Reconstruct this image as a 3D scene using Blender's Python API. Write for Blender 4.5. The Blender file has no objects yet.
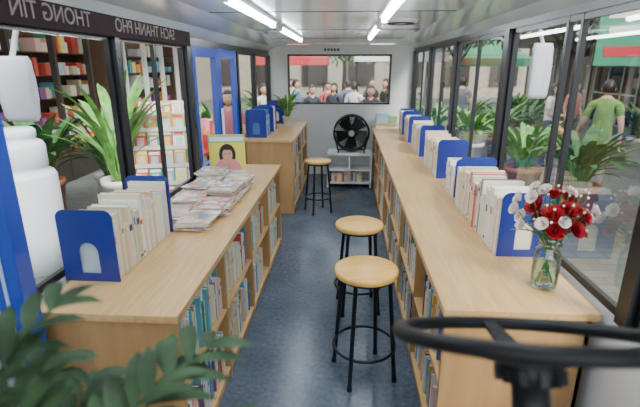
import bpy, bmesh, math, random
from mathutils import Vector, Matrix, Euler
random.seed(7)
R=random.uniform
C=bpy.context
D=bpy.data
# ---------------------------------------------------------------- materials
def new_mat(name):
    m=D.materials.new(name); m.use_nodes=True
    return m, m.node_tree, m.node_tree.nodes['Principled BSDF']
def mat(name,col,rough=.5,metal=0,var=0.0,scale=8,bump=0,spec=None,trans=0,emit=0,stretch=(1,1,1)):
    m,t,b=new_mat(name)
    c=(*col,1)
    b.inputs['Base Color'].default_value=c
    b.inputs['Roughness'].default_value=rough
    b.inputs['Metallic'].default_value=metal
    if spec is not None: b.inputs['Specular IOR Level'].default_value=spec
    if emit:
        b.inputs['Emission Color'].default_value=c
        b.inputs['Emission Strength'].default_value=emit
    if var or bump:
        tc=t.nodes.new('ShaderNodeTexCoord'); mp=t.nodes.new('ShaderNodeMapping')
        mp.inputs['Scale'].default_value=stretch
        n=t.nodes.new('ShaderNodeTexNoise'); n.inputs['Scale'].default_value=scale; n.inputs['Detail'].default_value=5
        t.links.new(tc.outputs['Object'],mp.inputs[0]); t.links.new(mp.outputs[0],n.inputs['Vector'])
        if var:
            r=t.nodes.new('ShaderNodeValToRGB')
            r.color_ramp.elements[0].position=.3; r.color_ramp.elements[1].position=.7
            r.color_ramp.elements[0].color=(*[max(0,x*(1-var)) for x in col],1)
            r.color_ramp.elements[1].color=(*[min(1,x*(1+var)) for x in col],1)
            t.links.new(n.outputs['Fac'],r.inputs[0]); t.links.new(r.outputs[0],b.inputs['Base Color'])
        if bump:
            bp=t.nodes.new('ShaderNodeBump'); bp.inputs['Strength'].default_value=bump; bp.inputs['Distance'].default_value=.01
            t.links.new(n.outputs['Fac'],bp.inputs['Height']); t.links.new(bp.outputs[0],b.inputs['Normal'])
    return m
def glass_mat(name,tint=(.93,.97,.96),f0=.05,f1=.5,gcol=(1,1,1)):
    m=D.materials.new(name); m.use_nodes=True; t=m.node_tree; t.nodes.clear()
    o=t.nodes.new('ShaderNodeOutputMaterial'); mx=t.nodes.new('ShaderNodeMixShader')
    tr=t.nodes.new('ShaderNodeBsdfTransparent'); tr.inputs[0].default_value=(*tint,1)
    g=t.nodes.new('ShaderNodeBsdfGlossy'); g.inputs['Roughness'].default_value=.02; g.inputs[0].default_value=(*gcol,1)
    lw=t.nodes.new('ShaderNodeLayerWeight'); lw.inputs['Blend'].default_value=.25
    mr=t.nodes.new('ShaderNodeMapRange'); mr.inputs['To Min'].default_value=f0; mr.inputs['To Max'].default_value=f1
    t.links.new(lw.outputs['Fresnel'],mr.inputs['Value']); t.links.new(mr.outputs[0],mx.inputs[0])
    t.links.new(tr.outputs[0],mx.inputs[1]); t.links.new(g.outputs[0],mx.inputs[2]); t.links.new(mx.outputs[0],o.inputs[0])
    return m
def emit_mat(name,col,s):
    m=D.materials.new(name); m.use_nodes=True; t=m.node_tree; t.nodes.clear()
    o=t.nodes.new('ShaderNodeOutputMaterial'); e=t.nodes.new('ShaderNodeEmission')
    e.inputs[0].default_value=(*col,1); e.inputs[1].default_value=s; t.links.new(e.outputs[0],o.inputs[0]); return m

WOOD=mat('wood_laminate',(.62,.385,.165),.33,var=.13,scale=6,stretch=(9,.7,9))
WOODE=mat('wood_panel',(.47,.275,.115),.45,var=.13,scale=5,stretch=(3,3,.5))
SEATW=mat('seat_plywood',(.80,.46,.11),.3,var=.18,scale=5,stretch=(1,8,1))
BLACKM=mat('black_metal',(.008,.012,.022),.3,metal=.3)
BLACKP=mat('black_plastic',(.008,.009,.011),.45,spec=.3)
FRAME=mat('dark_window_frame',(.008,.009,.012),.35)
WHITE=mat('white_panel',(.76,.79,.80),.4,var=.04,scale=3)
CEIL=mat('ceiling_gloss_panel',(.72,.82,.86),.16,metal=.35,var=.05,scale=2)
MAROON=mat('maroon_sign_panel',(.020,.010,.012),.75,spec=.1)
BLUE=mat('blue_enamel',(.018,.036,.26),.25)
BLUED=mat('blue_frame_paint',(.014,.055,.38),.22)
LED=emit_mat('led_tube_light',(.88,.95,1),42)
GLASS=glass_mat('window_glass',(.95,.98,.98),.02,.15)
JAR=glass_mat('jar_glass',(.9,.96,.95),.10,.9)
PAGES=mat('book_pages',(.78,.74,.62),.8)
MIRW=mat('mirror_housing',(.60,.62,.68),.35)
cols=[(.74,.70,.58),(.70,.62,.46),(.82,.82,.79),(.58,.48,.31),(.56,.08,.06),(.07,.17,.45),(.72,.40,.08),
 (.08,.30,.18),(.45,.57,.66),(.72,.50,.50),(.22,.08,.22),(.04,.05,.08),(.12,.40,.55),(.82,.70,.25),(.76,.73,.64),(.54,.60,.54)]
BM=[mat('book_cover_%d'%i,c,.45) for i,c in enumerate(cols)]+[PAGES]
PG=len(BM)-1
def floor_mat():
    m,t,b=new_mat('blue_vinyl_floor')
    tc=t.nodes.new('ShaderNodeTexCoord')
    n=t.nodes.new('ShaderNodeTexNoise'); n.inputs['Scale'].default_value=34; n.inputs['Detail'].default_value=5
    n2=t.nodes.new('ShaderNodeTexNoise'); n2.inputs['Scale'].default_value=3; n2.inputs['Detail'].default_value=7
    t.links.new(tc.outputs['Object'],n.inputs['Vector']); t.links.new(tc.outputs['Object'],n2.inputs['Vector'])
    r=t.nodes.new('ShaderNodeValToRGB'); r.color_ramp.elements[0].position=.3;r.color_ramp.elements[1].position=.75
    r.color_ramp.elements[0].color=(.048,.070,.108,1); r.color_ramp.elements[1].color=(.105,.135,.185,1)
    t.links.new(n.outputs['Fac'],r.inputs[0])
    mx=t.nodes.new('ShaderNodeMix'); mx.data_type='RGBA'; mx.blend_type='MULTIPLY'; mx.inputs[0].default_value=.7
    r2=t.nodes.new('ShaderNodeValToRGB'); r2.color_ramp.elements[0].position=.3;r2.color_ramp.elements[1].position=.7
    r2.color_ramp.elements[0].color=(.62,.62,.64,1);r2.color_ramp.elements[1].color=(1.3,1.3,1.25,1)
    t.links.new(n2.outputs['Fac'],r2.inputs[0])
    t.links.new(r.outputs[0],mx.inputs[6]); t.links.new(r2.outputs[0],mx.inputs[7]); t.links.new(mx.outputs[2],b.inputs['Base Color'])
    b.inputs['Roughness'].default_value=.24
    return m
FLOOR=floor_mat()
# ---------------------------------------------------------------- mesh builder
class MB:
    def __init__(s): s.v=[];s.f=[];s.m=[];s.s=[]
    def add(s,vs,fs,m=0,sm=False,M=None):
        o=len(s.v)
        for p in vs:
            p=Vector(p)
            if M is not None: p=M@p
            s.v.append(p)
        for f in fs:
            s.f.append([i+o for i in f]); s.m.append(m); s.s.append(sm)
    def box(s,x0,x1,y0,y1,z0,z1,m=0,M=None):
        vs=[(x0,y0,z0),(x1,y0,z0),(x1,y1,z0),(x0,y1,z0),(x0,y0,z1),(x1,y0,z1),(x1,y1,z1),(x0,y1,z1)]
        s.add(vs,[(3,2,1,0),(4,5,6,7),(0,1,5,4),(1,2,6,5),(2,3,7,6),(3,0,4,7)],m,False,M)
    def cyl(s,p0,p1,r0,r1=None,n=14,m=0,M=None,sm=True):
        if r1 is None:r1=r0
        p0=Vector(p0);p1=Vector(p1);d=(p1-p0).normalized()
        a=d.orthogonal().normalized();b=d.cross(a)
        vs=[]
        for p,r in((p0,r0),(p1,r1)):
            for i in range(n):
                t=2*math.pi*i/n; vs.append(p+a*math.cos(t)*r+b*math.sin(t)*r)
        s.add(vs,[(i,(i+1)%n,n+(i+1)%n,n+i) for i in range(n)],m,sm,M)
        s.add(vs[:n],[tuple(range(n))[::-1]],m,False,M); s.add(vs[n:],[tuple(range(n))],m,False,M)
    def lathe(s,prof,c=(0,0,0),n=28,m=0,M=None):
        vs=[];k=len(prof)
        for i in range(n):
            t=2*math.pi*i/n
            for r,z in prof: vs.append((c[0]+r*math.cos(t),c[1]+r*math.sin(t),c[2]+z))
        fs=[]
        for i in range(n):
            j=(i+1)%n
            for q in range(k-1): fs.append((i*k+q,j*k+q,j*k+q+1,i*k+q+1))
        s.add(vs,fs,m,True,M)
    def torus(s,R_,r,M=None,m=0,n=40,k=10,arc=2*math.pi):
        vs=[];fs=[];full=abs(arc-2*math.pi)<1e-4;cnt=n if full else n+1
        for i in range(cnt):
            t=arc*i/n
            for j in range(k):
                p=2*math.pi*j/k
                vs.append(((R_+r*math.cos(p))*math.cos(t),(R_+r*math.cos(p))*math.sin(t),r*math.sin(p)))
        for i in range(n):
            i2=(i+1)%cnt
            for j in range(k): fs.append((i*k+j,i2*k+j,i2*k+(j+1)%k,i*k+(j+1)%k))
        s.add(vs,fs,m,True,M)
    def ball(s,c,rx,ry=None,rz=None,m=0,n=14,k=9,M=None,fn=None):
        ry=ry or rx;rz=rz or rx;vs=[];fs=[]
        for j in range(k+1):
            p=math.pi*j/k
            for i in range(n):
                t=2*math.pi*i/n
                q=Vector((math.sin(p)*math.cos(t)*rx,math.sin(p)*math.sin(t)*ry,math.cos(p)*rz))
                if fn:q=fn(q)
                vs.append(q+Vector(c))
        for j in range(k):
            for i in range(n): fs.append((j*n+i,(j+1)*n+i,(j+1)*n+(i+1)%n,j*n+(i+1)%n))
        s.add(vs,fs,m,True,M)
    def leaf(s,base,d,L,W,droop=.3,m=0,seg=5,fold=.15):
        base=Vector(base);d=Vector(d).normalized()
        side=d.cross(Vector((0,0,1)))
        if side.length<.05: side=Vector((1,0,0))
        side.normalize()
        vs=[];fs=[];p=base.copy();dd=d.copy()
        for i in range(seg+1):
            t=i/seg; w=W*.5*(math.sin(math.pi*min(1,t*.93+.05))**.8)
            if i==seg:w=W*.01
            u=side.cross(dd)
            vs+= [p-side*w+u*w*fold*2,p,p+side*w+u*w*fold*2]
            p=p+dd*(L/seg); dd=(dd+Vector((0,0,-droop/seg*1.5))).normalized()
        for i in range(seg):
            a=i*3;fs+=[(a,a+1,a+4,a+3),(a+1,a+2,a+5,a+4)]
        s.add(vs,fs,m,True)
    def obj(s,name,mats,parent=None,bevel=0,loc=None,rot=None,scale=None):
        me=D.meshes.new(name); me.from_pydata([tuple(p) for p in s.v],[],s.f)
        for x in mats: me.materials.append(x)
        me.polygons.foreach_set('material_index',s.m); me.polygons.foreach_set('use_smooth',s.s); me.update()
        o=D.objects.new(name,me); C.scene.collection.objects.link(o)
        if bevel:
            b=o.modifiers.new('bevel','BEVEL'); b.width=bevel;b.segments=2;b.limit_method='ANGLE'
        if loc:o.location=loc
        if rot:o.rotation_euler=rot
        if scale:o.scale=scale
        if parent:o.parent=parent
        return o
def empty(name,loc=(0,0,0),rot=(0,0,0)):
    e=D.objects.new(name,None);e.location=loc;e.rotation_euler=rot;e.empty_display_size=.1
    C.scene.collection.objects.link(e);return e
# ================================================================= BUS SHELL
XL,XR=-1.30,1.06; Y0,YB=-.35,7.6
fl=MB();fl.box(XL-.04,XR+.04,Y0,YB+.04,-.08,0);fl.obj('floor',[FLOOR])
cp=[(XL-.04,2.02),(XL+.10,2.10),(XL+.35,2.15),(XR-.35,2.15),(XR-.10,2.115),(XR+.04,2.06)]
c=MB();n=len(cp)
vs=[(x,Y0,z) for x,z in cp]+[(x,YB+.04,z) for x,z in cp]+[(x,Y0,z+.06) for x,z in cp]+[(x,YB+.04,z+.06) for x,z in cp]
fs=[(i,i+1,n+i+1,n+i) for i in range(n-1)]+[(2*n+i,3*n+i,3*n+i+1,2*n+i+1) for i in range(n-1)]
fs+=[(0,2*n,2*n+1,1),(0,n,3*n,2*n),(n-1,3*n-1,4*n-1,2*n-1)]
c.add(vs,fs,0)
for y in (1.7,3.2,4.7,6.1): c.box(XL+.36,XR-.36,y-.006,y+.006,2.147,2.152,1)
c.obj('ceiling',[CEIL,FRAME])
SILL=.86; HEAD=1.97; HEADR=2.035
wl=MB()
wl.box(XL-.04,XL,Y0,3.8,0,SILL);wl.box(XL-.04,XL,5.3,YB,0,SILL)
wl.box(XL-.04,XL,Y0,YB,HEAD,2.03,1)
for y,w in((2.55,.05),(3.72,.09),(5.38,.07),(6.4,.05),(7.56,.08)): wl.box(XL-.05,XL+.02,y-w/2,y+w/2,SILL,HEAD,1)
wl.obj('wall_left',[WHITE,FRAME])
wr=MB();wr.box(XR,XR+.04,Y0,YB,0,SILL);wr.box(XR,XR+.04,Y0,YB,HEADR,2.085,1)
for y,w in((1.54,.07),(3.2,.09),(4.7,.08),(6.1,.08),(7.54,.12)): wr.box(XR-.02,XR+.05,y-w/2,y+w/2,SILL,HEADR,1)
wr.obj('wall_right',[WHITE,FRAME])
wb=MB();RZ=1.20
wb.box(XL-.04,XR+.04,YB,YB+.05,0,RZ);wb.box(XL-.04,XR+.04,YB,YB+.05,1.99,2.14)
wb.box(XL-.04,-.99,YB,YB+.05,RZ,1.99);wb.box(.70,XR+.04,YB,YB+.05,RZ,1.99)
wb.obj('wall_back',[WHITE])
wn=0
def window(x,y0,y1,side,z0=SILL,z1=HEAD,splits=()):
    global wn;wn+=1
    if side: z1=HEADR
    w=MB();t=.022
    w.box(x-.012,x+.012,y0,y1,z0,z0+.035,0);w.box(x-.012,x+.012,y0,y1,z1-.03,z1,0)
    w.box(x-.012,x+.012,y0,y0+t,z0,z1,0);w.box(x-.012,x+.012,y1-t,y1,z0,z1,0)
    for s in splits: w.box(x-.014,x+.014,s-.012,s+.012,z0,z1,0)
    w.add([(x,y0,z0),(x,y1,z0),(x,y1,z1),(x,y0,z1)],[(0,1,2,3)],1)
    w.obj('window_%d'%wn,[FRAME,GLASS])
ls=XL-.02
window(ls,.0,1.40,0);window(ls,1.50,2.52,0);window(ls,2.58,3.67,0,splits=(3.1,));window(ls,5.42,6.37,0);window(ls,6.43,7.52,0)
rs=XR+.02
window(rs,.0,1.50,1);window(rs,1.58,3.15,1,splits=(2.26,2.40));window(rs,3.25,4.66,1,splits=(3.95,));window(rs,4.74,6.06,1,splits=(5.4,));window(rs,6.14,7.48,1,splits=(6.8,))
w=MB();a,b=-.99,.70;y=YB+.02
for q in((a,b,RZ,RZ+.03),(a,b,1.96,1.99),(a,a+.03,RZ,1.99),(b-.03,b,RZ,1.99)): w.box(q[0],q[1],y-.03,y+.02,q[2],q[3],0)
w.add([(a,y,RZ),(b,y,RZ),(b,y,1.99),(a,y,1.99)],[(0,1,2,3)],1);w.obj('window_rear',[FRAME,GLASS])
d=MB();x=XL-.02
for y0,y1 in((3.80,4.55),(4.57,5.30)):
    d.box(x-.025,x+.035,y0,y0+.075,.0,HEAD,0);d.box(x-.025,x+.035,y1-.075,y1,.0,HEAD,0)
    d.box(x-.02,x+.03,y0,y1,HEAD-.09,HEAD,0);d.box(x-.02,x+.03,y0,y1,.0,.12,0);d.box(x-.02,x+.03,y0,y1,.86,.93,0)
    d.add([(x,y0,.1),(x,y1,.1),(x,y1,HEAD),(x,y0,HEAD)],[(0,1,2,3)],1)
d.cyl((x+.07,4.48,.95),(x+.07,4.48,1.4),.012,m=2)
d.obj('door_1',[BLUED,GLASS,WHITE],bevel=.004)
p=MB();p.box(-1.285,-1.185,1.40,1.48,0,2.09,0);p.box(-1.25,-1.235,1.394,1.40,.1,2.0,1);p.obj('trim_1',[BLUED,mat('trim_stripe',(.35,.45,.75),.4)],bevel=.01)
LTR=mat('letter_grey',(.13,.10,.10),.6)
xx=XL+.022
h=MB();h.box(xx-.012,xx+.012,Y0,3.72,1.955,2.085,0);o=h.obj('sign_panel',[MAROON])
for i,(yy,tx) in enumerate(((2.0,'THONG TIN'),(2.95,'SACH THANH PHO'))):
    cu=D.curves.new('lettering','FONT');cu.body=tx;cu.size=.10;cu.extrude=.002;cu.align_x='CENTER';cu.align_y='CENTER'
    t=D.objects.new('lettering_%d'%i,cu);C.scene.collection.objects.link(t)
    t.data.materials.append(LTR)
    t.location=(xx+.0135,yy,2.015)
    t.rotation_euler=(math.pi/2,0,-math.pi/2); t.parent=o
for x,ys in((-.60,((.6,2.0),(2.3,3.76),(4.15,5.9))),(.25,((.5,1.7),(2.0,3.4),(4.0,5.5)))):
    for y0,y1 in ys:
        l=MB();l.box(x-.035,x+.035,y0-.03,y1+.03,2.128,2.149,1)
        l.cyl((x,y0,2.115),(x,y1,2.115),.019,m=0)
        l.box(x-.022,x+.022,y0-.03,y0,2.095,2.13,1);l.box(x-.022,x+.022,y1,y1+.03,2.095,2.13,1)
        l.obj('tube_lamp',[LED,WHITE])
v=MB();v.lathe([(0,2.118),(.05,2.118),(.055,2.126),(.09,2.120),(.13,2.124),(.145,2.149)],c=(.40,3.75,0),n=32)
for k_ in(.065,.085,.105): v.torus(k_,.004,Matrix.Translation((.40,3.75,2.119)),m=1,n=32,k=6)
v.obj('ceiling_vent',[WHITE,FRAME])
s=MB();s.box(-.42,-.12,7.575,7.598,2.01,2.11,0)
for i in range(5): s.box(-.39+i*.052,-.355+i*.052,7.57,7.576,2.04,2.08,1)
s.obj('notice_sign',[WHITE,FRAME])
# ================================================================= BOOKS
def book(mb,xs,dirx,y,t,dep,h,z,ci,lean=0,label=True):
    M=Matrix.Translation((xs,y,z))@Matrix.Rotation(lean,4,'X')
    def bx(a,b,y0,y1,z0,z1,m):
        a*=dirx;b*=dirx
        mb.box(min(a,b),max(a,b),y0,y1,z0,z1,m,M)
    e=.0018
    bx(0,dep,0,e,0,h,ci);bx(0,dep,t-e,t,0,h,ci);bx(0,e*1.5,e,t-e,0,h,ci)
    bx(e*1.5,dep-.004,e,t-e,.003,h-.004,PG)
    if label:
        c2=random.choice([0,2,5,11,13,4])
        zz=h*R(.55,.8)
        bx(-.0006,0,t*.15,t*.85,zz,zz+h*R(.05,.16),c2)
        if random.random()<.5: bx(-.0006,0,t*.2,t*.8,h*.06,h*.11,c2)
def row(mb,xs,dirx,y0,y1,z,hr=(.22,.29),tr=(.012,.04),dr=(.15,.19),pal=None,label=True,jit=.012):
    y=y0
    while y<y1-tr[0]:
        t=min(R(*tr),y1-y)
        book(mb,xs+dirx*R(0,jit),dirx,y,t*.95,R(*dr),R(*hr),z,random.choice(pal) if pal else random.randrange(PG),0,label)
        y+=t
PALE=[0,1,2,0,3,14,15,8,9,1,2,14,12,6]
CREAM=[0,1,2,14,3,1,2,14,15,3,9,1,0]
def unit(name,x0,x1,y0,y1,H,openx,tiers,ndiv):
    m=MB();t=.022
    m.box(x0,x1,y0,y1,H-.035,H,0)
    bx=x0+.02 if openx>0 else x1-.02-t
    m.box(bx,bx+t,y0+.02,y1-.02,0,H-.035,1)
    a=x0+.02;b=x1-.012 if openx>0 else x1-.02
    if openx<0:a=x0+.012
    ys=[y0+.02+(y1-y0-.04-t)*i/ndiv for i in range(ndiv+1)]
    for y in ys: m.box(a,b,y,y+t,0,H-.035,1)
    for z in tiers:
        for i in range(ndiv): m.box(a+.004,b-.004,ys[i]+t,ys[i+1],z-.022,z,0)
    fx=b-.03 if openx>0 else a+.008
    for i in range(ndiv): m.box(fx,fx+.02,ys[i]+t,ys[i+1],0,tiers[0]-.022,1)
    m.obj(name,[WOOD,WOODE],bevel=.003)
    bk=MB()
    for z in tiers:
        for i in range(ndiv):
            e=ys[i+1]-.004-(0 if random.random()<.6 else R(.02,.2))
            sx=(b-.02) if openx>0 else (a+.02)
            row(bk,sx,-openx,ys[i]+t+.004,e,z+.0005,hr=(.20,.285),tr=(.008,.028),jit=.03,pal=None if random.random()<.35 else PALE+CREAM+[4,5,7,10,12])
            row(bk,sx-openx*.25,-openx,ys[i]+t+.004,e,z+.0005,hr=(.20,.26),tr=(.02,.05),pal=PALE,label=False)
    bk.obj('shelved_books',BM)
unit('book_counter',-1.27,-.66,1.52,4.40,.85,1,(.07,.46),4)
unit('book_counter',-1.27,-.64,5.35,7.25,.95,1,(.07,.36,.65),2)
unit('book_counter',.41,1.035,1.64,7.25,.85,-1,(.07,.46),7)
cu=D.curves.new('bookend_outline','CURVE');cu.dimensions='2D';cu.fill_mode='BOTH';cu.extrude=.0025
def spl(pts):
    s=cu.splines.new('POLY');s.points.add(len(pts)-1);s.use_cyclic_u=True
    for i,p in enumerate(pts): s.points[i].co=(p[0],p[1],0,1)
W_,H_=.13,.345;rc=.04
o=[(-W_,0),(W_,0)]
for i in range(7):
    t=math.pi/2*i/6;o.append((W_-rc+rc*math.cos(t),H_-rc+rc*math.sin(t)))
for i in range(7):
    t=math.pi/2+math.pi/2*i/6;o.append((-W_+rc+rc*math.cos(t),H_-rc+rc*math.sin(t)))
spl(o)
inn=[(-.045,.04),(.045,.04)]+[(.045*math.cos(math.pi*i/10),.14+.05*math.sin(math.pi*i/10)) for i in range(11)]
spl(inn)
tmp=D.objects.new('t',cu);C.scene.collection.objects.link(tmp);C.view_layer.update()
bme=D.meshes.new_from_object(tmp.evaluated_get(C.evaluated_depsgraph_get()));D.objects.remove(tmp)
for v_ in bme.vertices: v_.co=Vector((v_.co.x,v_.co.z,v_.co.y))
bm=bmesh.new();bm.from_mesh(bme)
g=bmesh.ops.create_cube(bm,size=1)['verts']
for q in g:q.co=Vector((q.co.x*.20,.075+q.co.y*.15,.0015+q.co.z*.003))
bm.to_mesh(bme);bm.free();bme.materials.clear();bme.materials.append(BLUE)
def bookend(x,y,z,flip=False,rz=0,sc=1):
    o=D.objects.new('bookend',bme);C.scene.collection.objects.link(o);o.location=(x,y,z);o.scale=(sc,sc,sc)
    o.rotation_euler=(0,0,(math.pi if flip else 0)+rz)
ZC=.8505
def counter_books(xs,dirx,y0,y1,z=ZC,pal=CREAM,xb=0,hr=(.25,.33),tr=(.018,.045),far=True,sc=1):
    m=MB();row(m,xs,dirx,y0+.008,y1-.008,z+.004,hr=hr,tr=tr,dr=(.19,.23),pal=pal);m.obj('book_row',BM)
    cx=xs+dirx*.125
    bookend(cx+xb,y0,z,False,sc=sc)
    if far: bookend(cx+xb,y1,z,True,sc=sc)
counter_books(-1.035,-1,1.80,2.45,pal=CREAM+[12,9,8])
counter_books(.775,1,2.20,3.12,xb=.02,pal=CREAM+[4,11])
counter_books(.79,1,3.90,4.60,xb=.01,far=False)
counter_books(.79,1,4.90,5.55,xb=.01,far=False)
counter_books(.79,1,5.85,6.3,xb=.01,far=False);counter_books(.80,1,6.55,6.95)
counter_books(.80,1,3.30,3.55,pal=[1,0,3,2],far=False,hr=(.2,.26),sc=.85)
counter_books(-1.0,-1,5.5,5.8,z=.9505,pal=[5,5,12,2]);counter_books(-1.0,-1,6.05,6.3,z=.9505)
counter_books(-.98,-1,6.95,7.15,z=.9505)
def cover_mat(i,base,acc,sc):
    m,t,b=new_mat('magazine_cover_%d'%i)
    tc=t.nodes.new('ShaderNodeTexCoord');vn=t.nodes.new('ShaderNodeTexNoise');vn.inputs['Scale'].default_value=sc;vn.inputs['Detail'].default_value=3
    r=t.nodes.new('ShaderNodeValToRGB');r.color_ramp.interpolation='CONSTANT'
    e=r.color_ramp.elements;e[0].color=(*base,1);e[1].position=.5;e[1].color=(*acc,1)
    n=e.new(.6);n.color=(.8,.8,.78,1);n=e.new(.42);n.color=(.55,.35,.25,1)
    t.links.new(tc.outputs['Object'],vn.inputs['Vector']);t.links.new(vn.outputs['Fac'],r.inputs[0]);t.links.new(r.outputs[0],b.inputs['Base Color'])
    b.inputs['Roughness'].default_value=.25;return m
cov=[cover_mat(0,(.65,.6,.62),(.50,.15,.18),11),cover_mat(1,(.22,.3,.42),(.65,.45,.4),9),cover_mat(2,(.7,.66,.62),(.3,.36,.5),13),
 cover_mat(3,(.5,.18,.22),(.7,.65,.6),8),cover_mat(4,(.7,.62,.35),(.3,.36,.33),10),PAGES]
st=MB()
for (x,y,nl) in((-.93,2.60,5),(-1.13,2.74,4),(-.90,2.88,7),(-1.13,3.03,7),(-.90,3.2,9),(-1.12,3.33,9),(-.90,3.52,8),(-1.12,3.6,11)):
    z=ZC+.001
    for k in range(nl):
        th=R(.006,.014);M=Matrix.Translation((x+R(-.02,.02),y+R(-.02,.02),z))@Matrix.Rotation(R(-.2,.2),4,'Z')
        st.box(-.10,.10,-.135,.135,0,.0015,k%5,M);st.box(-.10,.098,-.133,.133,.0015,th-.0015,5,M);st.box(-.10,.10,-.135,.135,th-.0015,th,random.randrange(5),M)
        z+=th+.0005
st.obj('magazine_stack',cov)
YEL=mat('cover_yellow',(.75,.72,.12),.3);SKIN=mat('skin',(.62,.36,.24),.5);HAIR=mat('dark_hair',(.015,.010,.008),.45)
PINK=mat('cover_pink',(.75,.25,.35),.4);GRN=mat('cover_green',(.25,.5,.2),.4)
mg=MB();mg.box(-.16,.16,0,.012,0,.37,0)
mg.box(-.16,.16,-.0012,0,.30,.365,3);mg.box(-.15,.15,-.0018,-.0012,.312,.352,6)
def disc(cx,cz,rx,rz,y,m): 
    mg.add([(cx+rx*math.cos(i*.3491),y,cz+rz*math.sin(i*.3491)) for i in range(18)],[tuple(range(18))],m)
disc(.0,.19,.075,.10,-.0015,2);disc(.0,.06,.12,.10,-.0018,4);disc(.0,.19,.045,.062,-.0022,1);disc(0,.10,.03,.05,-.0024,1)
disc(-.017,.2,.007,.004,-.0028,2);disc(.017,.2,.007,.004,-.0028,2);disc(0,.163,.014,.005,-.0028,4);mg.box(-.05,.05,-.0026,-.002,.235,.26,2)
mg.box(-.16,.16,-.0028,-.0012,0,.05,5)
mg.box(-.1,.1,.012,.1,0,.004,0)
mg.obj('standing_magazine',[YEL,SKIN,HAIR,GRN,PINK,WHITE,WHITE],loc=(-1.07,3.90,ZC+.001),rot=(0,0,math.radians(8)))
# ================================================================= STOOLS
def stool(x,y,rz,h=.68,r=.178):
    e=empty('bar_stool',(x,y,0),(0,0,rz))
    m=MB();m.lathe([(0,h),(r-.012,h),(r-.003,h-.004),(r,h-.012),(r,h-.028),(r-.004,h-.034),(0,h-.034)],n=40);m.obj('seat',[SEATW],e)
    m=MB();m.torus(r-.035,.011,Matrix.Translation((0,0,h-.047)));m.obj('seat_ring',[BLACKM],e)
    for i in range(4):
        a=math.pi/4+i*math.pi/2;m=MB()
        p0=Vector((math.cos(a)*(r-.04),math.sin(a)*(r-.04),h-.04));p1=Vector((math.cos(a)*(r+.015),math.sin(a)*(r+.015),.012))
        m.cyl(p0,p1,.0125,n=12);m.cyl(p1-Vector((0,0,.012)),p1+Vector((0,0,.02)),.016,n=12);m.obj('leg_%d'%(i+1),[BLACKM],e)
    k=.20;rr=(r+.015)-(.055*(k/h))
    m=MB();m.torus(rr,.010,Matrix.Translation((0,0,k)));m.obj('foot_ring',[BLACKM],e)
stool(.125,2.34,.35,.70,.185);stool(.105,3.12,.15,.695,.178);stool(-.355,5.5,.5,.68,.165)
# ================================================================= FLOWERS
PET=mat('red_petal',(.36,.006,.016),.5,var=.3,scale=40);PETW=mat('white_petal',(.8,.72,.68),.5);STEM=mat('stem_green',(.07,.22,.05),.5)
WAT=glass_mat('vase_water',(.80,.90,.86),.05,.3);LEAFG=mat('leaf_green',(.045,.15,.035),.5,var=.5,scale=10)
e=empty('flower_vase',(.895,1.87,ZC))
m=MB();m.lathe([(0,.004),(.050,.004),(.055,.012),(.057,.04),(.057,.15),(.052,.175),(.042,.19),(.042,.205),(.047,.212),(.047,.235),(.044,.24)],n=32)
m.torus(.0485,.004,Matrix.Translation((0,0,.212)));m.torus(.0465,.004,Matrix.Translation((0,0,.236)));m.obj('jar',[JAR],e)
m=MB();m.lathe([(0,.012),(.050,.014),(.053,.04),(.053,.12),(0,.12)],n=28);m.obj('water',[WAT],e)
st=MB();fl_=MB()
def bloom(c,ax,r,mi,layers=4):
    ax=ax.normalized();a=ax.orthogonal().normalized();b=ax.cross(a)
    for L in range(layers):
        k=7-L;tilt=1.25-L*.33;rr=r*(1-.14*L)
        for i in range(k):
            t=2*math.pi*(i+L*.5)/k+R(-.2,.2);out=a*math.cos(t)+b*math.sin(t)
            dd=out*math.sin(tilt)+ax*math.cos(tilt);sd=ax.cross(out)
            w=rr*.52
            p=[c+dd*rr*.1-sd*w*.3,c+dd*rr*.1+sd*w*.3,c+dd*rr*.65+sd*w+ax*rr*.1,c+dd*rr*.65-sd*w+ax*rr*.1,
               c+dd*rr*1.0+sd*w*.6+ax*rr*R(.1,.35),c+dd*rr*1.06+ax*rr*R(.1,.3),c+dd*rr*1.0-sd*w*.6+ax*rr*R(.1,.35),c+dd*rr*.7]
            fl_.add(p,[(0,1,7),(1,2,7),(2,4,5,7),(7,5,6,3),(0,7,3)],mi,True)
    fl_.ball(c+ax*r*.12,r*.3,m=mi,n=8,k=5)
spots=[(-.09,-.02,.38,0,.040),(-.03,-.05,.35,0,.045),(.03,-.04,.365,0,.045),(.08,-.03,.35,0,.043),(0,.03,.41,0,.045),(.06,.04,.39,0,.042),(-.06,.04,.38,0,.042),
 (-.02,-.07,.29,0,.042),(.05,-.08,.30,0,.040),(.10,.0,.30,0,.038),(-.13,.0,.33,1,.032),(-.12,-.05,.43,1,.028),(-.14,.03,.40,1,.030),(.14,-.03,.37,1,.032),(.05,0,.44,1,.030),
 (-.05,0,.445,1,.030),(.0,-.09,.335,1,.026),(.15,.02,.32,1,.030),(-.17,-.02,.37,1,.028),(-.08,-.08,.325,1,.028),(.09,-.07,.35,0,.03),(-.04,-.01,.325,0,.045),(.02,.0,.31,0,.05),
 (-.09,.0,.46,1,.026),(-.15,-.05,.31,1,.024),(.12,.0,.26,0,.03)]
for x,y,z,k,r in spots:
    c=Vector((x,y,z));bloom(c,Vector((x*2.2,y*2.2-.04,.16)),r,k)
    mid=Vector((x*.22,y*.22,.23));bt=Vector((-x*.25,-y*.25,.02))
    st.cyl(bt,mid,.0025,n=6);st.cyl(mid,c,.0022,n=6)
for i in range(34):
    a=R(0,6.28);st.leaf((math.cos(a)*.03,math.sin(a)*.03,R(.24,.32)),(math.cos(a),math.sin(a),R(.2,1.2)),R(.07,.15),.022,.3)
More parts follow.
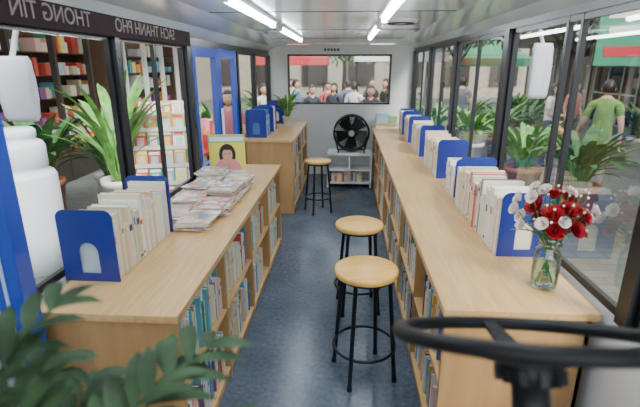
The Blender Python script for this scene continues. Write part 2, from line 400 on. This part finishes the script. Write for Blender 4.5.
for i in range(60):
    a=R(0,6.28);r=R(.03,.14);c=Vector((math.cos(a)*r,math.sin(a)*r,R(.30,.46)));fl_.ball(c,.006,m=1,n=6,k=4);st.cyl((c.x*.25,c.y*.25,.24),c,.0009,n=4)
st.obj('stems',[STEM],e);fl_.obj('blooms',[PET,PETW],e)
# ================================================================= STEERING WHEEL
e=empty('steering_wheel',(.31,.67,1.368),(math.radians(-26.5),0,0))
m=MB();m.torus(.212,.013,n=64,k=12)
m.obj('rim',[BLACKP],e)
m=MB()
for a in(math.radians(200),math.radians(340),math.radians(90)):
    p=Vector((math.cos(a),math.sin(a),0));sd=Vector((-p.y,p.x,0))
    a0=p*.03+Vector((0,0,-.045));a1=p*.205
    vs=[]
    for q,wd in((a0,.022),(a1,.013)): vs+=[q-sd*wd+Vector((0,0,.006)),q+sd*wd+Vector((0,0,.006)),q+sd*wd-Vector((0,0,.006)),q-sd*wd-Vector((0,0,.006))]
    m.add(vs,[(0,1,5,4),(1,2,6,5),(2,3,7,6),(3,0,4,7),(4,5,6,7),(3,2,1,0)])
m.obj('spokes',[BLACKP],e,bevel=.003)
m=MB();m.lathe([(0,-.022),(.03,-.024),(.045,-.034),(.05,-.055),(.045,-.075),(.03,-.08),(.03,-.14),(.048,-.145),(.05,-.30),(.04,-.31),(.03,-.315),(.03,-.50),(0,-.50)],n=32)
for i in range(12):
    a=i*math.pi/6;m.box(.044,.056,-.006,.006,-.072,-.05,0,Matrix.Rotation(a,4,'Z'))
m.cyl((0,0,-.2),(-.17,-.02,-.16),.008,n=10);m.ball((-.17,-.02,-.16),.014)
m.obj('column',[BLACKP],e)
DASH=mat('dashboard_plastic',(.05,.055,.06),.5,bump=.2,scale=60)
m=MB();prof=[(-.3,0),(.74,0),(.74,.62),(.66,.80),(.58,.88),(-.3,.88)]
vs=[(XL+.02,y,z) for y,z in prof]+[(XR-.02,y,z) for y,z in prof];k=len(prof)
m.add(vs,[(i,(i+1)%k,k+(i+1)%k,k+i) for i in range(k)]+[tuple(range(k))[::-1],tuple(range(k,2*k))])
m.obj('dashboard',[DASH],bevel=.01)
# ================================================================= PLANTS
POT=mat('terracotta_pot',(.35,.14,.07),.6);POTW=mat('white_pot',(.7,.7,.68),.3);SOIL=mat('soil',(.04,.025,.015),.9)
DKLEAF=mat('dark_leaf',(.030,.065,.028),.6,var=.6,scale=12,spec=.25);LTLEAF=mat('light_leaf',(.12,.31,.06),.45,var=.5,scale=9)
def potted(name,loc,ph,pr,n,L,W,mats,spread=1.0,zmin=.2,stemh=.1,droop=.8,seed=1,zmax=1.6):
    random.seed(seed);e=empty(name,loc);m=MB()
    m.lathe([(0,.005),(pr*.72,.0),(pr*.78,.01),(pr,ph*.86),(pr*1.08,ph*.86),(pr*1.08,ph),(pr*.97,ph),(pr*.95,ph*.92),(0,ph*.9)],n=28)
    m.obj('pot',[mats[0]],e)
    m=MB();m.lathe([(0,ph*.915),(pr*.94,ph*.915)],n=24);m.obj('soil',[SOIL],e)
    m=MB()
    for i in range(n):
        a=R(0,6.283);up=R(zmin,zmax);dv=Vector((math.cos(a)*spread,math.sin(a)*spread,up)).normalized()
        b0=Vector((math.cos(a)*pr*.3,math.sin(a)*pr*.3,ph*.9));sh=stemh*R(.4,1.2)
        b1=b0+Vector((dv.x*.5,dv.y*.5,1)).normalized()*sh
        m.cyl(b0,b1,.003+L*.006,n=6);m.leaf(b1,dv,L*R(.7,1.15),W*R(.7,1.1),droop*R(.5,1.2),seg=6)
    m.obj('leaves',[mats[1]],e)
    random.seed(seed+50)
def frond_plant(name,loc,ph,pr,n,L,mats,seed):
    random.seed(seed);e=empty(name,loc);m=MB()
    m.lathe([(0,.005),(pr*.72,.0),(pr*.78,.01),(pr,ph*.86),(pr*1.08,ph*.86),(pr*1.08,ph),(pr*.97,ph),(pr*.95,ph*.92),(0,ph*.9)],n=28);m.obj('pot',[mats[0]],e)
    m=MB();m.lathe([(0,ph*.915),(pr*.94,ph*.915)],n=24);m.obj('soil',[SOIL],e)
    m=MB()
    for i in range(n):
        a=6.283*i/n+R(-.25,.25);up=R(.9,3.0);p=Vector((math.cos(a)*pr*.3,math.sin(a)*pr*.3,ph*.9));d=Vector((math.cos(a),math.sin(a),up)).normalized()
        LL=L*R(.65,1.1);sg=8
        for k in range(sg):
            q=p+d*LL/sg;m.cyl(p,q,.0028,n=5);side=d.cross(Vector((0,0,1))).normalized()
            if k>2:
                for s in(-1,1): m.leaf(q,(side*s+d*R(.7,1.1)+Vector((0,0,R(.0,.5)))),.105*math.sin(math.pi*min(1,(k+2)/12))+.02,.034,.5,seg=4)
            p=q;d=(d+Vector((0,0,-.17))).normalized()
        m.leaf(p,d,.09,.034,.3)
    m.obj('fronds',[mats[1]],e);random.seed(seed+50)
frond_plant('potted_plant',(-.44,.46,.881),.20,.085,15,.36,(POT,DKLEAF),11)
frond_plant('potted_plant',(-.66,.46,.881),.20,.085,13,.37,(POT,DKLEAF),12)
potted('potted_plant',(-.88,6.62,.951),.15,.07,40,.26,.04,(POTW,LTLEAF),.7,.4,.16,.7,seed=3)
# ================================================================= FAN + CABINET
e=empty('storage_cabinet',(.045,6.9,0));m=MB()
for q in((-.34,.34,-.2,.2,.50,.535),(-.34,.34,-.2,.2,.06,.08),(-.34,-.318,-.2,.2,0,.50),(.318,.34,-.2,.2,0,.50),(-.34,.34,.18,.2,0,.5),(-.318,.318,-.19,.18,.26,.28),(-.01,.01,-.19,.18,.08,.5)): m.box(*q)
m.obj('carcass',[WHITE],e,bevel=.003)
m=MB();row(m,0,1,-.3,-.02,0);row(m,0,1,.02,.2,0)
mm=MB();mm.v=[Vector((p.y,-.15+p.x,p.z*.6+.0805)) for p in m.v];mm.f=[f[::-1] for f in m.f];mm.m=m.m;mm.s=m.s
mm.obj('cabinet_books',BM,e)
e=empty('drum_fan',(.07,6.86,.831));m=MB();RX=Matrix.Rotation(math.pi/2,4,'X')
for yy in(-.07,.07): m.torus(.265,.015,Matrix.Translation((0,yy,0))@RX)
vs=[];
for i in range(40):
    t=i*math.pi/20
    for yy in(-.07,.07): vs.append((.262*math.cos(t),yy,.262*math.sin(t)))
m.add(vs,[(2*i,2*i+1,(2*i+3)%80,(2*i+2)%80) for i in range(40)],0,True)
for yy in(-.075,.075):
    for r_ in(.05,.08,.11,.14,.17,.20,.232): m.torus(r_,.0036,Matrix.Translation((0,yy,0))@RX,n=32,k=6)
    for i in range(20):
        t=i*math.pi/10;m.cyl((.04*math.cos(t),yy,.04*math.sin(t)),(.262*math.cos(t),yy,.262*math.sin(t)),.003,n=6)
m.cyl((0,-.085,0),(0,-.07,0),.045,n=20,m=2);m.cyl((0,-.02,0),(0,.09,0),.075,n=20)
for i in range(5):
    M=Matrix.Rotation(i*math.pi*.4+.3,4,'Y');pts=[(.04,-.03,-.04),(.22,-.04,-.12),(.245,.0,.0),(.22,.04,.09),(.04,.03,.05)];m.add(pts,[(0,1,2,3,4)],1,False,M)
for sx in(-1,1): m.cyl((sx*.275,0,0),(sx*.20,0,-.28),.012,n=8);m.cyl((sx*.20,-.13,-.282),(sx*.20,.13,-.282),.012,n=8)
m.cyl((-.2,.11,-.282),(.2,.11,-.282),.010,n=8);m.obj('fan_body',[BLACKP,FRAME,mat('fan_badge',(.4,.42,.45),.3)],e)
m=MB();m.box(.46,.80,7.28,7.5,.0,.9,0);m.box(.44,.82,7.26,7.52,.9,.92,1)
m.obj('corner_cabinet',[WHITE,WOOD],bevel=.003)
m=MB();PB=mat('pale_blue_box',(.35,.55,.7),.5)
m.box(.47,.66,7.30,7.48,.921,1.06,0);m.box(.465,.665,7.295,7.485,1.05,1.08,0);m.box(.68,.80,7.32,7.46,.921,1.02,1);m.box(.675,.805,7.315,7.465,1.01,1.03,1);m.obj('storage_box',[PB,GRN],bevel=.003)
# ================================================================= SIDE MIRRORS outside
def smirror(x,y,z,w,h,sx):
    e=empty('wing_mirror',(x,y,z));m=MB()
    m.ball((0,0,0),w/2,.035,h/2,n=24,k=14,fn=lambda q:Vector((max(-w*.42,min(w*.42,q.x*1.25)),q.y,max(-h*.44,min(h*.44,q.z*1.2)))))
    m.cyl((0,.0,h*.4),(-sx*.06,.0,h*.4+.16),.012,n=8);m.cyl((-sx*.06,0,h*.4+.16),(-sx*.2,0,h*.4+.16),.012,n=8)
    m.obj('housing',[MIRW],e)
smirror(-1.52,2.03,1.70,.19,.33,-1);smirror(1.27,3.16,1.77,.15,.40,1)
# ================================================================= EXTERIOR
PAVE=mat('street_paving',(.18,.19,.185),.7,var=.25,scale=1.5,bump=.2)
TILE,t,b=new_mat('paving_tiles')
tc=t.nodes.new('ShaderNodeTexCoord');br=t.nodes.new('ShaderNodeTexBrick');br.inputs['Scale'].default_value=1.6
br.inputs['Color1'].default_value=(.115,.13,.125,1);br.inputs['Color2'].default_value=(.085,.10,.095,1);br.inputs['Mortar'].default_value=(.05,.06,.055,1);br.inputs['Mortar Size'].default_value=.012
t.links.new(tc.outputs['Object'],br.inputs['Vector']);t.links.new(br.outputs[0],b.inputs['Base Color']);b.inputs['Roughness'].default_value=.6
G=-.15
m=MB();m.box(-30,30,-12,45,G-.1,G,0);m.obj('ground',[TILE])
m=MB();m.box(6.6,6.75,-8,29,G,G+.1,0);m.box(6.75,8.85,-8,29,G,G+.08,0);m.obj('sidewalk_curb',[PAVE])
DK=mat('kiosk_dark_frame',(.03,.022,.018),.5);AW=mat('kiosk_roof',(.10,.11,.11),.6);LITE=emit_mat('kiosk_lamp',(1,.85,.65),12)
CRM=mat('kiosk_wall',(.34,.30,.24),.7,var=.1,scale=3);KIN=mat('kiosk_interior',(.10,.055,.035),.6);WFR=mat('white_window_frame',(.65,.66,.64),.5);DGL=mat('dark_shop_glass',(.02,.025,.025),.08)
def kiosk(x,y,rz,w=4.2,h=2.9,seed=1,frame=DK):
    random.seed(seed);e=empty('book_kiosk',(x,y,G),(0,0,rz));m=MB()
    m.box(-w/2,w/2,.9,1.0,0,h,1);m.box(-w/2,-w/2+.08,0,.9,0,h,1);m.box(w/2-.08,w/2,0,.9,0,h,1)
    m.box(-w/2,w/2,-.7,1.1,h,h+.12,2)
    for i in range(5):
        xx=-w/2+.03+i*(w-.06)/4;m.box(xx-.03,xx+.03,-.05,.05,0,h,0)
    m.box(-w/2,w/2,-.04,.04,h-.3,h,0);m.box(-w/2,w/2,-.03,.6,0,.5,0)
    for z in(.5,.95,1.4,1.8,2.2): m.box(-w/2+.05,w/2-.05,.5,.9,z-.02,z,1)
    m.cyl((-w/2+.3,.15,h-.1),(w/2-.3,.15,h-.1),.03,m=3);m.obj('structure',[frame,KIN,AW,LITE],e)
    bk=MB()
    for z in(.5,.95,1.4,1.8,2.2):
        xx=-w/2+.1
        while xx<w/2-.2:
            ww=R(.05,.28);hh=R(.12,.34)
            if random.random()<.6: bk.box(xx,xx+ww*.9,R(.45,.6),.8,z,z+hh,random.choice([0,1,2,3,4,4,6,13,9,8,12,7,2,10,16]))
            xx+=ww
    for k in range(30):
        xx=R(-w/2+.2,w/2-.4);bk.box(xx,xx+R(.1,.25),.05,.4,.5,.5+R(.03,.3),random.choice([4,4,6,2,13,9,0,4]))
    bk.obj('kiosk_books',BM,e)
pi=math.pi
for i,y in enumerate((-1.5,3.0,7.5,12.0)): kiosk(-4.9,y,pi/2,seed=20+i,frame=WFR if i%2 else DK)
m=MB();FX=9.0
m.box(FX,FX+.3,-8,24,G+.08,7,0)
for y in(-5,-2,1,4,7,10,13,16,19,22):
    m.box(FX-.06,FX,y-1.3,y+1.3,G+.08,2.7,1)
    for q in(-1.3,-.45,.4,1.25): m.box(FX-.09,FX-.05,y+q,y+q+.05,G+.08,2.7,2)
    for z in(.9,1.8,2.66): m.box(FX-.09,FX-.05,y-1.3,y+1.3,z,z+.05,2)
    m.box(FX-.1,FX,y-.9,y+.9,3.6,5.2,1)
m.box(FX-2.0,FX,-8,24,2.65,2.9,3)
for y in(-3.5,-.5,2.5,5.5,8.5,11.5,14.5,17.5,20.5): m.cyl((FX-1.9,y,G+.08),(FX-1.9,y,2.65),.07,m=3)
m.obj('shopfront_building',[CRM,DGL,WFR,DK])
m=MB()
m.box(-9,-8.5,-10,29,G,8,0)
for y in range(-8,28,3):
    for z in(3.6,6.2): m.box(-8.52,-8.48,y,y+1.6,z,z+1.5,1)
m.box(-20,20,30,30.5,G,9,0)
for x in range(-18,18,3): m.box(x,x+1.7,29.9,30.05,.6,2.8,1);m.box(x,x+1.7,29.9,30.05,3.8,5.6,1)
m.obj('building_facade',[CRM,DK])
def tent(x,y,w,h,mt):
    e=empty('market_canopy',(x,y,G));m=MB();hw=w/2
    for a in(-1,1):
        for b_ in(-1,1): m.cyl((a*hw,b_*hw,0),(a*hw,b_*hw,h),.03,m=1)
    c4=[(-hw-.1,-hw-.1,h),(hw+.1,-hw-.1,h),(hw+.1,hw+.1,h),(-hw-.1,hw+.1,h)]
    vs=c4+[(0,0,h+.8)]+[(p[0],p[1],h-.25) for p in c4]
    m.add(vs,[(0,1,4),(1,2,4),(2,3,4),(3,0,4),(0,5,6,1),(1,6,7,2),(2,7,8,3),(3,8,5,0)],0)
    m.obj('canopy',[mt,DK],e)
TW=mat('canopy_white',(.82,.83,.82),.7);TR=mat('canopy_red',(.5,.05,.05),.7);TG=mat('canopy_green',(.05,.28,.14),.7)
tent(-1.9,16.4,2.2,2.25,TR);tent(1.6,15.6,2.6,2.35,TW);tent(4.7,16.5,2.2,2.2,TG)
BARK=mat('tree_bark',(.05,.038,.03),.9,bump=.5,scale=12)
def tree(x,y,h,r,seed,n=900,tr=.16,lm=None):
    random.seed(seed);e=empty('street_tree',(x,y,G));m=MB()
    m.cyl((0,0,0),(.05,.02,h*.5),tr,tr*.8);m.cyl((.05,.02,h*.49),(-.05,.1,h),tr*.8,tr*.4)
    for k in range(5):
        a=k*1.26;m.cyl((.03,.02,h*.6),(math.cos(a)*r*.6,math.sin(a)*r*.6,h*R(.85,1.05)),tr*.4,tr*.12,n=8)
    m.obj('trunk',[BARK],e);m=MB()
    for i in range(n):
        a=R(0,6.28);rr=r*math.sqrt(R(0,1));z=h+R(-.40,.35)*r*1.4
        m.leaf((math.cos(a)*rr,math.sin(a)*rr,z),(R(-1,1),R(-1,1),R(-.5,.5)),R(.2,.4),R(.1,.18),.5,seg=2)
    m.obj('foliage',[lm or LEAFG],e)
tree(5.6,7.6,3.7,1.5,41,1300);tree(5.6,12.2,3.6,1.5,42,1200);tree(-.2,21.5,3.6,2.6,44,1500,.12,LTLEAF);tree(3.8,22.5,4.0,2.8,45,1300)
tree(5.6,2.6,3.8,1.5,47,900);tree(3.2,14.0,3.3,1.3,48,900,.10)
potted('street_plant',(-2.75,5.15,G),.65,.22,38,.72,.11,(POTW,LTLEAF),.55,.5,.62,.8,seed=5)
potted('street_plant',(-3.35,6.0,G),.5,.2,60,.6,.10,(POTW,LEAFG),.8,.5,.5,.8,seed=6)
potted('street_plant',(-3.75,5.2,G),.6,.2,60,.55,.12,(POT,LEAFG),.7,.4,.4,.8,seed=8)
potted('street_plant',(-2.8,9.4,G),.6,.22,40,.6,.12,(POTW,LTLEAF),.8,.4,.3,.8,seed=9)
potted('street_plant',(-2.2,11.4,G),.7,.22,50,.6,.12,(POTW,LTLEAF),.8,.4,.4,.8,seed=19)
for i,(x,y) in enumerate(((3.3,9.9),(4.2,10.9),(3.2,11.9),(5.5,5.2),(4.9,13.6),(2.4,8.8),(1.9,9.9),(6.1,9.6),(2.6,6.6),(6.0,14.2),(2.9,5.6))):
    potted('street_plant',(x,y,G),.55,.25,60,.55,.10,(POTW if i%2 else POT,LTLEAF if i%3!=1 else LEAFG),.8,.4,.35,.8,seed=60+i)
m=MB();m.lathe([(0,1.40),(.16,1.40),(.18,1.38),(.18,1.32),(.165,1.30),(.22,1.27),(.24,1.23),(.24,1.04),(.22,1.02),(.28,.98),(.30,.94),(.30,.35),(.32,.0),(0,0)],n=40)
m.obj('round_white_cooler',[mat('cooler_plastic',(.66,.69,.74),.35)],loc=(-3.12,4.0,G))
RED=mat('red_cloth',(.5,.03,.04),.6)
for ti,(x,y) in enumerate(((-2.45,6.6),(-2.3,7.9))):
    m=MB();m.box(-.4,.4,-.5,.5,.70,.74,0)
    for sx in(-.36,.36):
        for sy in(-.45,.45): m.box(sx-.025,sx+.025,sy-.025,sy+.025,0,.70,1)
    m.box(-.41,-.40,-.5,.5,.5,.74,0);m.box(-.4,.4,-.51,-.5,.5,.74,0)
    for i in range(90):
        xx=R(-.36,.32);yy=R(-.46,.42);M=Matrix.Translation((xx,yy,.74))@Matrix.Rotation(R(-.5,.5),4,'Z')
        m.box(-.03,.05,-.035,.04,0,R(.03,.34),2+random.randrange(5),M)
    m.obj('display_table',[RED,DK,RED,WHITE,PINK,BM[6],BM[12]],loc=(x,y,G))
# magazine display racks with face-out covers
def rack(x,y,rz,seed):
    random.seed(seed);e=empty('magazine_display_rack',(x,y,G),(0,0,rz));m=MB()
    for sx in(-.42,.42): m.box(sx-.02,sx+.02,-.02,.36,0,1.38,0)
    m.box(-.42,.42,.32,.36,0,1.38,0)
    cvs=MB()
    for k in range(5):
        z=.30+k*.22;yy=.0+k*.055
        m.box(-.40,.40,yy,yy+.09,z-.02,z,0);m.box(-.40,.40,yy-.012,yy,z-.02,z+.03,0)
        for i in range(5):
            xx=-.39+i*.157;M=Matrix.Translation((xx,yy+.03,z+.001))@Matrix.Rotation(-.18,4,'X')
            c0=random.choice([4,4,9,13,6,2,12,4,8,7]);hh=R(.18,.23)
            cvs.box(0,.145,0,.012,0,hh,c0,M);cvs.box(.01,.135,-.002,0,hh*.74,hh*.92,random.choice([2,13,4]),M);cvs.box(.03,.115,-.002,0,hh*.12,hh*.62,random.choice([9,1,8,6]),M)
    m.obj('rack_frame',[WFR],e);cvs.obj('rack_magazines',BM,e)
rack(-2.25,5.35,.25,71);rack(-3.0,7.4,.4,72)
# green signboard on a post
m=MB();m.box(-.55,.55,-.03,.03,1.96,2.60,0);m.box(-.48,.48,-.035,-.03,2.42,2.53,1);m.box(-.46,.3,-.035,-.03,2.26,2.34,1);m.box(-.48,.1,-.035,-.03,2.05,2.15,2)
m.cyl((.40,.08,0),(.40,.08,2.62),.04,m=3);m.box(.32,.48,.03,.08,2.2,2.3,3)
m.obj('green_signboard',[mat('sign_green',(.03,.24,.13),.5),PAGES,RED,DK],loc=(3.12,4.95,G),rot=(0,0,math.radians(-18)))
TYRE=mat('tyre_rubber',(.02,.02,.02),.7);CHR=mat('chrome',(.5,.5,.5),.2,metal=1)
def scooter(x,y,rz,col):
    e=empty('parked_scooter',(x,y,G),(0,0,rz));m=MB()
    for yy in(-.62,.60):
        m.torus(.22,.05,Matrix.Translation((0,yy,.27))@Matrix.Rotation(pi/2,4,'Y'),m=1,n=24,k=8);m.cyl((-.03,yy,.27),(.03,yy,.27),.10,m=2)
    m.box(-.13,.13,-.30,.30,.28,.36,0)
    m.ball((0,.45,.55),.16,.42,.17,m=0);m.ball((0,.35,.76),.13,.38,.06,m=1);m.ball((0,-.45,.62),.20,.10,.32,m=0)
    m.cyl((0,-.62,.27),(0,-.42,.98),.035,m=2);m.cyl((-.32,-.38,1.0),(.32,-.38,1.0),.016,m=1);m.ball((0,-.46,1.0),.11,.09,.09,m=0);m.ball((0,-.64,.45),.07,.16,.06,m=0)
    for s in(-1,1): m.cyl((s*.28,-.38,1.0),(s*.34,-.42,1.2),.006,m=1);m.ball((s*.34,-.42,1.22),.06,.015,.04,m=1)
    m.obj('scooter_body',[mat('scooter_paint',col,.25),TYRE,CHR],e)
scooter(.2,13.4,.9,(.4,.02,.02));scooter(1.5,13.2,.7,(.02,.05,.25));scooter(-1.2,13.6,.8,(.5,.5,.5))
# ================================================================= PEOPLE
def person(name,loc,rz,h=1.68,shirt=(.3,.4,.2),pants=(.2,.2,.19),long_hair=False,pose='stand',arms='down',hairc=(.015,.01,.008),headyaw=0):
    e=empty(name,loc,(0,0,rz));k=h/1.70
    V=[];E=[];L=[];RD=[]
    def v(p,r):
        V.append(Vector(p)*k);RD.append(r*k);return len(V)-1
    def ed(a,b,l): E.append((a,b));L.append(l)
    pel=v((0,0,.95),.125);w=v((0,0,1.10),.118);ch=v((0,.005,1.28),.135);nb=v((0,.015,1.44),.07);nk=v((0,0,1.53),.052)
    ed(pel,w,'s');ed(w,ch,'s');ed(ch,nb,'s');ed(nb,nk,'k')
    wr_=[]
    for s in(-1,1):
        sh=v((s*.165,.01,1.39),.066);ed(nb,sh,'s')
        if arms=='down' : el=(s*.225,.03,1.12);mid=(s*.195,.02,1.25);wrp=(s*.235,-.07,.88)
        elif arms=='hold': el=(s*.22,.0,1.12);mid=(s*.195,.005,1.25);wrp=(s*.12,-.24,1.10)
        else:
            if s>0: el=(s*.25,-.05,1.13);mid=(s*.21,-.01,1.25);wrp=(s*.30,-.25,1.0)
            else: el=(s*.225,.05,1.12);mid=(s*.195,.02,1.25);wrp=(s*.24,.0,.88)
        m_=v(mid,.052);ed(sh,m_,'s');l=v(el,.040);ed(m_,l,'k');wv=v(wrp,.026);ed(l,wv,'k')
        W0=Vector(wrp);dr=(W0-Vector(el)).normalized();sd=Vector((0,-1,0))-dr*(-dr.y)
        sd=sd.normalized() if sd.length>.1 else Vector((1,0,0));nm=dr.cross(sd)
        pm=v(W0+dr*.05,.030);ed(wv,pm,'k')
        wr_.append((W0,dr,sd,nm,s))
        hp=v((s*.085,0,.89),.092);ed(pel,hp,'p')
        if pose=='walk': kn=(s*.09,-.04-.10*s,.50);an=(s*.09,.05-.20*s+(.06 if s<0 else 0),.09+(.03 if s<0 else 0))
        else: kn=(s*.10,-.015,.50);an=(s*.105,.03,.08)
        kv=v(kn,.062);ed(hp,kv,'p')
        cv=v((Vector(kn)*.55+Vector(an)*.45)+Vector((0,.02,0)),.056);ed(kv,cv,'p')
        av=v(an,.042);ed(cv,av,'p')
        t1=v(Vector(an)+Vector((0,-.08,-.045)),.038);ed(av,t1,'f');t2=v(Vector(an)+Vector((0,-.165,-.052)),.03);ed(t1,t2,'f')
    nroot=[pel]
    for (W0,dr,sd,nm,s) in wr_:
        for q,(off,ln) in enumerate(((.028,.068),(.010,.076),(-.010,.070),(-.028,.055))):
            a=v(W0+dr*.055+sd*off,.0095);b=v(W0+dr*(.075+ln*.35)+sd*off*1.1,.0092);c_=v(W0+dr*(.075+ln*.75)+sd*off*1.1-nm*s*.012,.0085);d_=v(W0+dr*(.075+ln)+sd*off*1.05-nm*s*.026,.007)
            ed(a,b,'k');ed(b,c_,'k');ed(c_,d_,'k');nroot.append(a)
        a=v(W0+dr*.03+sd*.02,.011);b=v(W0+dr*.06+sd*.045,.0105);c_=v(W0+dr*.09+sd*.055,.009);ed(a,b,'k');ed(b,c_,'k');nroot.append(a)
    me=D.meshes.new(name+'_sk');me.from_pydata([tuple(p) for p in V],E,[])
    ob=D.objects.new('tmpsk',me);C.scene.collection.objects.link(ob)
    md=ob.modifiers.new('skin','SKIN');md.use_smooth_shade=True
    if not me.skin_vertices:
        bm=bmesh.new();bm.from_mesh(me);bm.verts.layers.skin.verify();bm.to_mesh(me);bm.free()
    sv=me.skin_vertices[0].data
    for i,r in enumerate(RD): sv[i].radius=(r,r);sv[i].use_root=(i in nroot)
    for i in range(3): sv[i].radius=(RD[i]*1.12,RD[i]*.86)
    sb=ob.modifiers.new('sub','SUBSURF');sb.levels=2;sb.render_levels=2
    C.view_layer.update()
    bme2=D.meshes.new_from_object(ob.evaluated_get(C.evaluated_depsgraph_get()))
    D.objects.remove(ob)
    bme2.materials.clear()
    mats={'s':mat(name+'_top',shirt,.8),'p':mat(name+'_trousers',pants,.8),'k':SKIN,'f':mat(name+'_shoe',(.03,.03,.03),.5)}
    keys=['s','p','k','f']
    for q in keys:bme2.materials.append(mats[q])
    for p in bme2.polygons:
        best=9;bl='s';c=p.center
        for (a,b),l in zip(E,L):
            A=V[a];B=V[b];ab=B-A;t=max(0,min(1,(c-A).dot(ab)/ab.length_squared))
            dd=(A+ab*t-c).length-(RD[a]*(1-t)+RD[b]*t)
            if dd<best:best=dd;bl=l
        p.material_index=keys.index(bl);p.use_smooth=True
    bo=D.objects.new('body',bme2);C.scene.collection.objects.link(bo);bo.parent=e
    hc=Vector((0,-.015,1.615))*k
    hd=MB();HM=Matrix.Translation(hc)@Matrix.Rotation(headyaw,4,'Z')@Matrix.Scale(k,4)
    def hf(q):
        q=q.copy()
        if q.z<0: f=1+q.z*2.6;q.x*=max(.6,f+.05);q.y*=max(.72,f+.1)
        if q.y<-.06: q.y+=(-.06-q.y)*.25
        if abs(q.x)<.014 and q.y<-.05 and -.035<q.z<.012: q.y-=.016
        return q
    hd.ball((0,0,0),.074,.092,.112,m=0,n=28,k=20,M=HM,fn=hf)
    for s in(-1,1):
        hd.ball((s*.075,.005,-.005),.011,.02,.03,m=0,M=HM,n=10,k=6)
        hd.ball((s*.029,-.080,.004),.012,.007,.007,m=2,M=HM,n=10,k=6);hd.ball((s*.029,-.086,.004),.0055,.003,.0055,m=1,M=HM,n=8,k=5)
        hd.box(s*.029-.016,s*.029+.016,-.092,-.082,.020,.025,1,HM)
    hd.ball((0,-.080,-.052),.022,.007,.007,m=3,M=HM,n=12,k=6)
    hd.ball((0,-.088,-.02),.012,.014,.011,m=0,M=HM,n=10,k=6)
    def hr(q):
        q=q.copy()
        front=(-q.y)/.1
        lim=.045 if front>.35 else (-.005 if front>-.15 else -.07)
        if q.z<lim: q=Vector((q.x*.82,q.y*.82,lim if not long_hair or front>.2 else q.z))
        return q
    hd.ball((0,.008,.012),.083,.100,.114,m=1,n=28,k=20,M=HM,fn=hr)
    if long_hair:
        hd.ball((0,.065,-.10),.075,.045,.17,m=1,n=16,k=12,M=HM)
        for s in(-1,1): hd.ball((s*.074,.02,-.06),.018,.035,.13,m=1,n=12,k=10,M=HM)
    hd.obj('head',[SKIN,mat(name+'_hair',hairc,.5),WHITE,mat('lips',(.45,.12,.1),.5)],e)
    return e
person('man_in_green_shirt',(3.70,6.75,G),math.radians(150),1.74,(.16,.27,.07),(.20,.19,.165),pose='walk',arms='bent')
person('woman_pedestrian',(4.0,9.2,G),math.radians(60),1.60,(.75,.74,.70),(.06,.07,.10),True,arms='hold')
person('child_pedestrian',(3.45,7.6,G),math.radians(-60),1.15,(.6,.28,.12),(.15,.18,.3),arms='down')
person('man_pedestrian',(2.7,11.0,G),math.radians(170),1.68,(.12,.13,.16),(.05,.06,.09))
person('woman_pedestrian',(5.1,10.6,G),math.radians(20),1.6,(.6,.2,.2),(.05,.06,.09),True)
person('woman_visitor',(.42,8.45,G),math.radians(10),1.60,(.04,.04,.05),(.05,.05,.06),True,arms='hold')
for i,(x,y,rz,sh,lh) in enumerate(((-.75,9.7,20,(.03,.04,.06),False),(-.3,10.2,-30,(.05,.05,.07),True),(.15,10.0,160,(.6,.6,.6),False),(-1.2,10.6,80,(.1,.2,.4),False),(.85,10.2,-60,(.03,.03,.03),True),
   (-.5,11.6,10,(.5,.1,.1),False),(0.0,12.0,200,(.1,.12,.2),False),(-1.5,12.4,-20,(.6,.55,.4),True),(.6,11.6,30,(.04,.04,.05),False))):
    person('street_visitor',(x,y,G),math.radians(rz),1.55+.03*(i%5),sh,(.04,.045,.07),lh,arms='hold' if i%2 else 'down')
person('woman_outside_door',(-1.62,6.1,G),math.radians(10),1.62,(.45,.15,.17),(.06,.06,.08),True,arms='hold')
person('woman_browsing',(-1.65,8.9,G),math.radians(40),1.60,(.65,.62,.55),(.05,.06,.1),True,arms='hold')
# ================================================================= LIGHT
W=D.worlds.new('World');C.scene.world=W;W.use_nodes=True;t=W.node_tree
bg=t.nodes['Background'];sk=t.nodes.new('ShaderNodeTexSky');sk.sky_type='HOSEK_WILKIE';sk.turbidity=7;sk.sun_direction=Vector((.4,-.3,.8)).normalized()
mx=t.nodes.new('ShaderNodeMix');mx.data_type='RGBA';mx.inputs[0].default_value=.8;mx.inputs[7].default_value=(.93,.97,1,1)
t.links.new(sk.outputs[0],mx.inputs[6]);t.links.new(mx.outputs[2],bg.inputs[0]);bg.inputs[1].default_value=3.7
sl=D.lights.new('sun','SUN');sl.energy=6.0;sl.angle=math.radians(20);sl.color=(1,.94,.84)
so=D.objects.new('sun',sl);so.rotation_euler=(math.radians(38),math.radians(28),0);C.scene.collection.objects.link(so)
# ================================================================= CAMERA
cd=D.cameras.new('camera');cd.lens=25.03;cd.sensor_width=36;cd.sensor_fit='HORIZONTAL';cd.clip_start=.02
cd.dof.use_dof=True;cd.dof.focus_distance=2.9;cd.dof.aperture_fstop=2.2
co=D.objects.new('camera',cd);co.location=(0,0,1.8);co.rotation_euler=(math.radians(90-17.1),0,math.radians(3.45));C.scene.collection.objects.link(co)
C.scene.camera=co
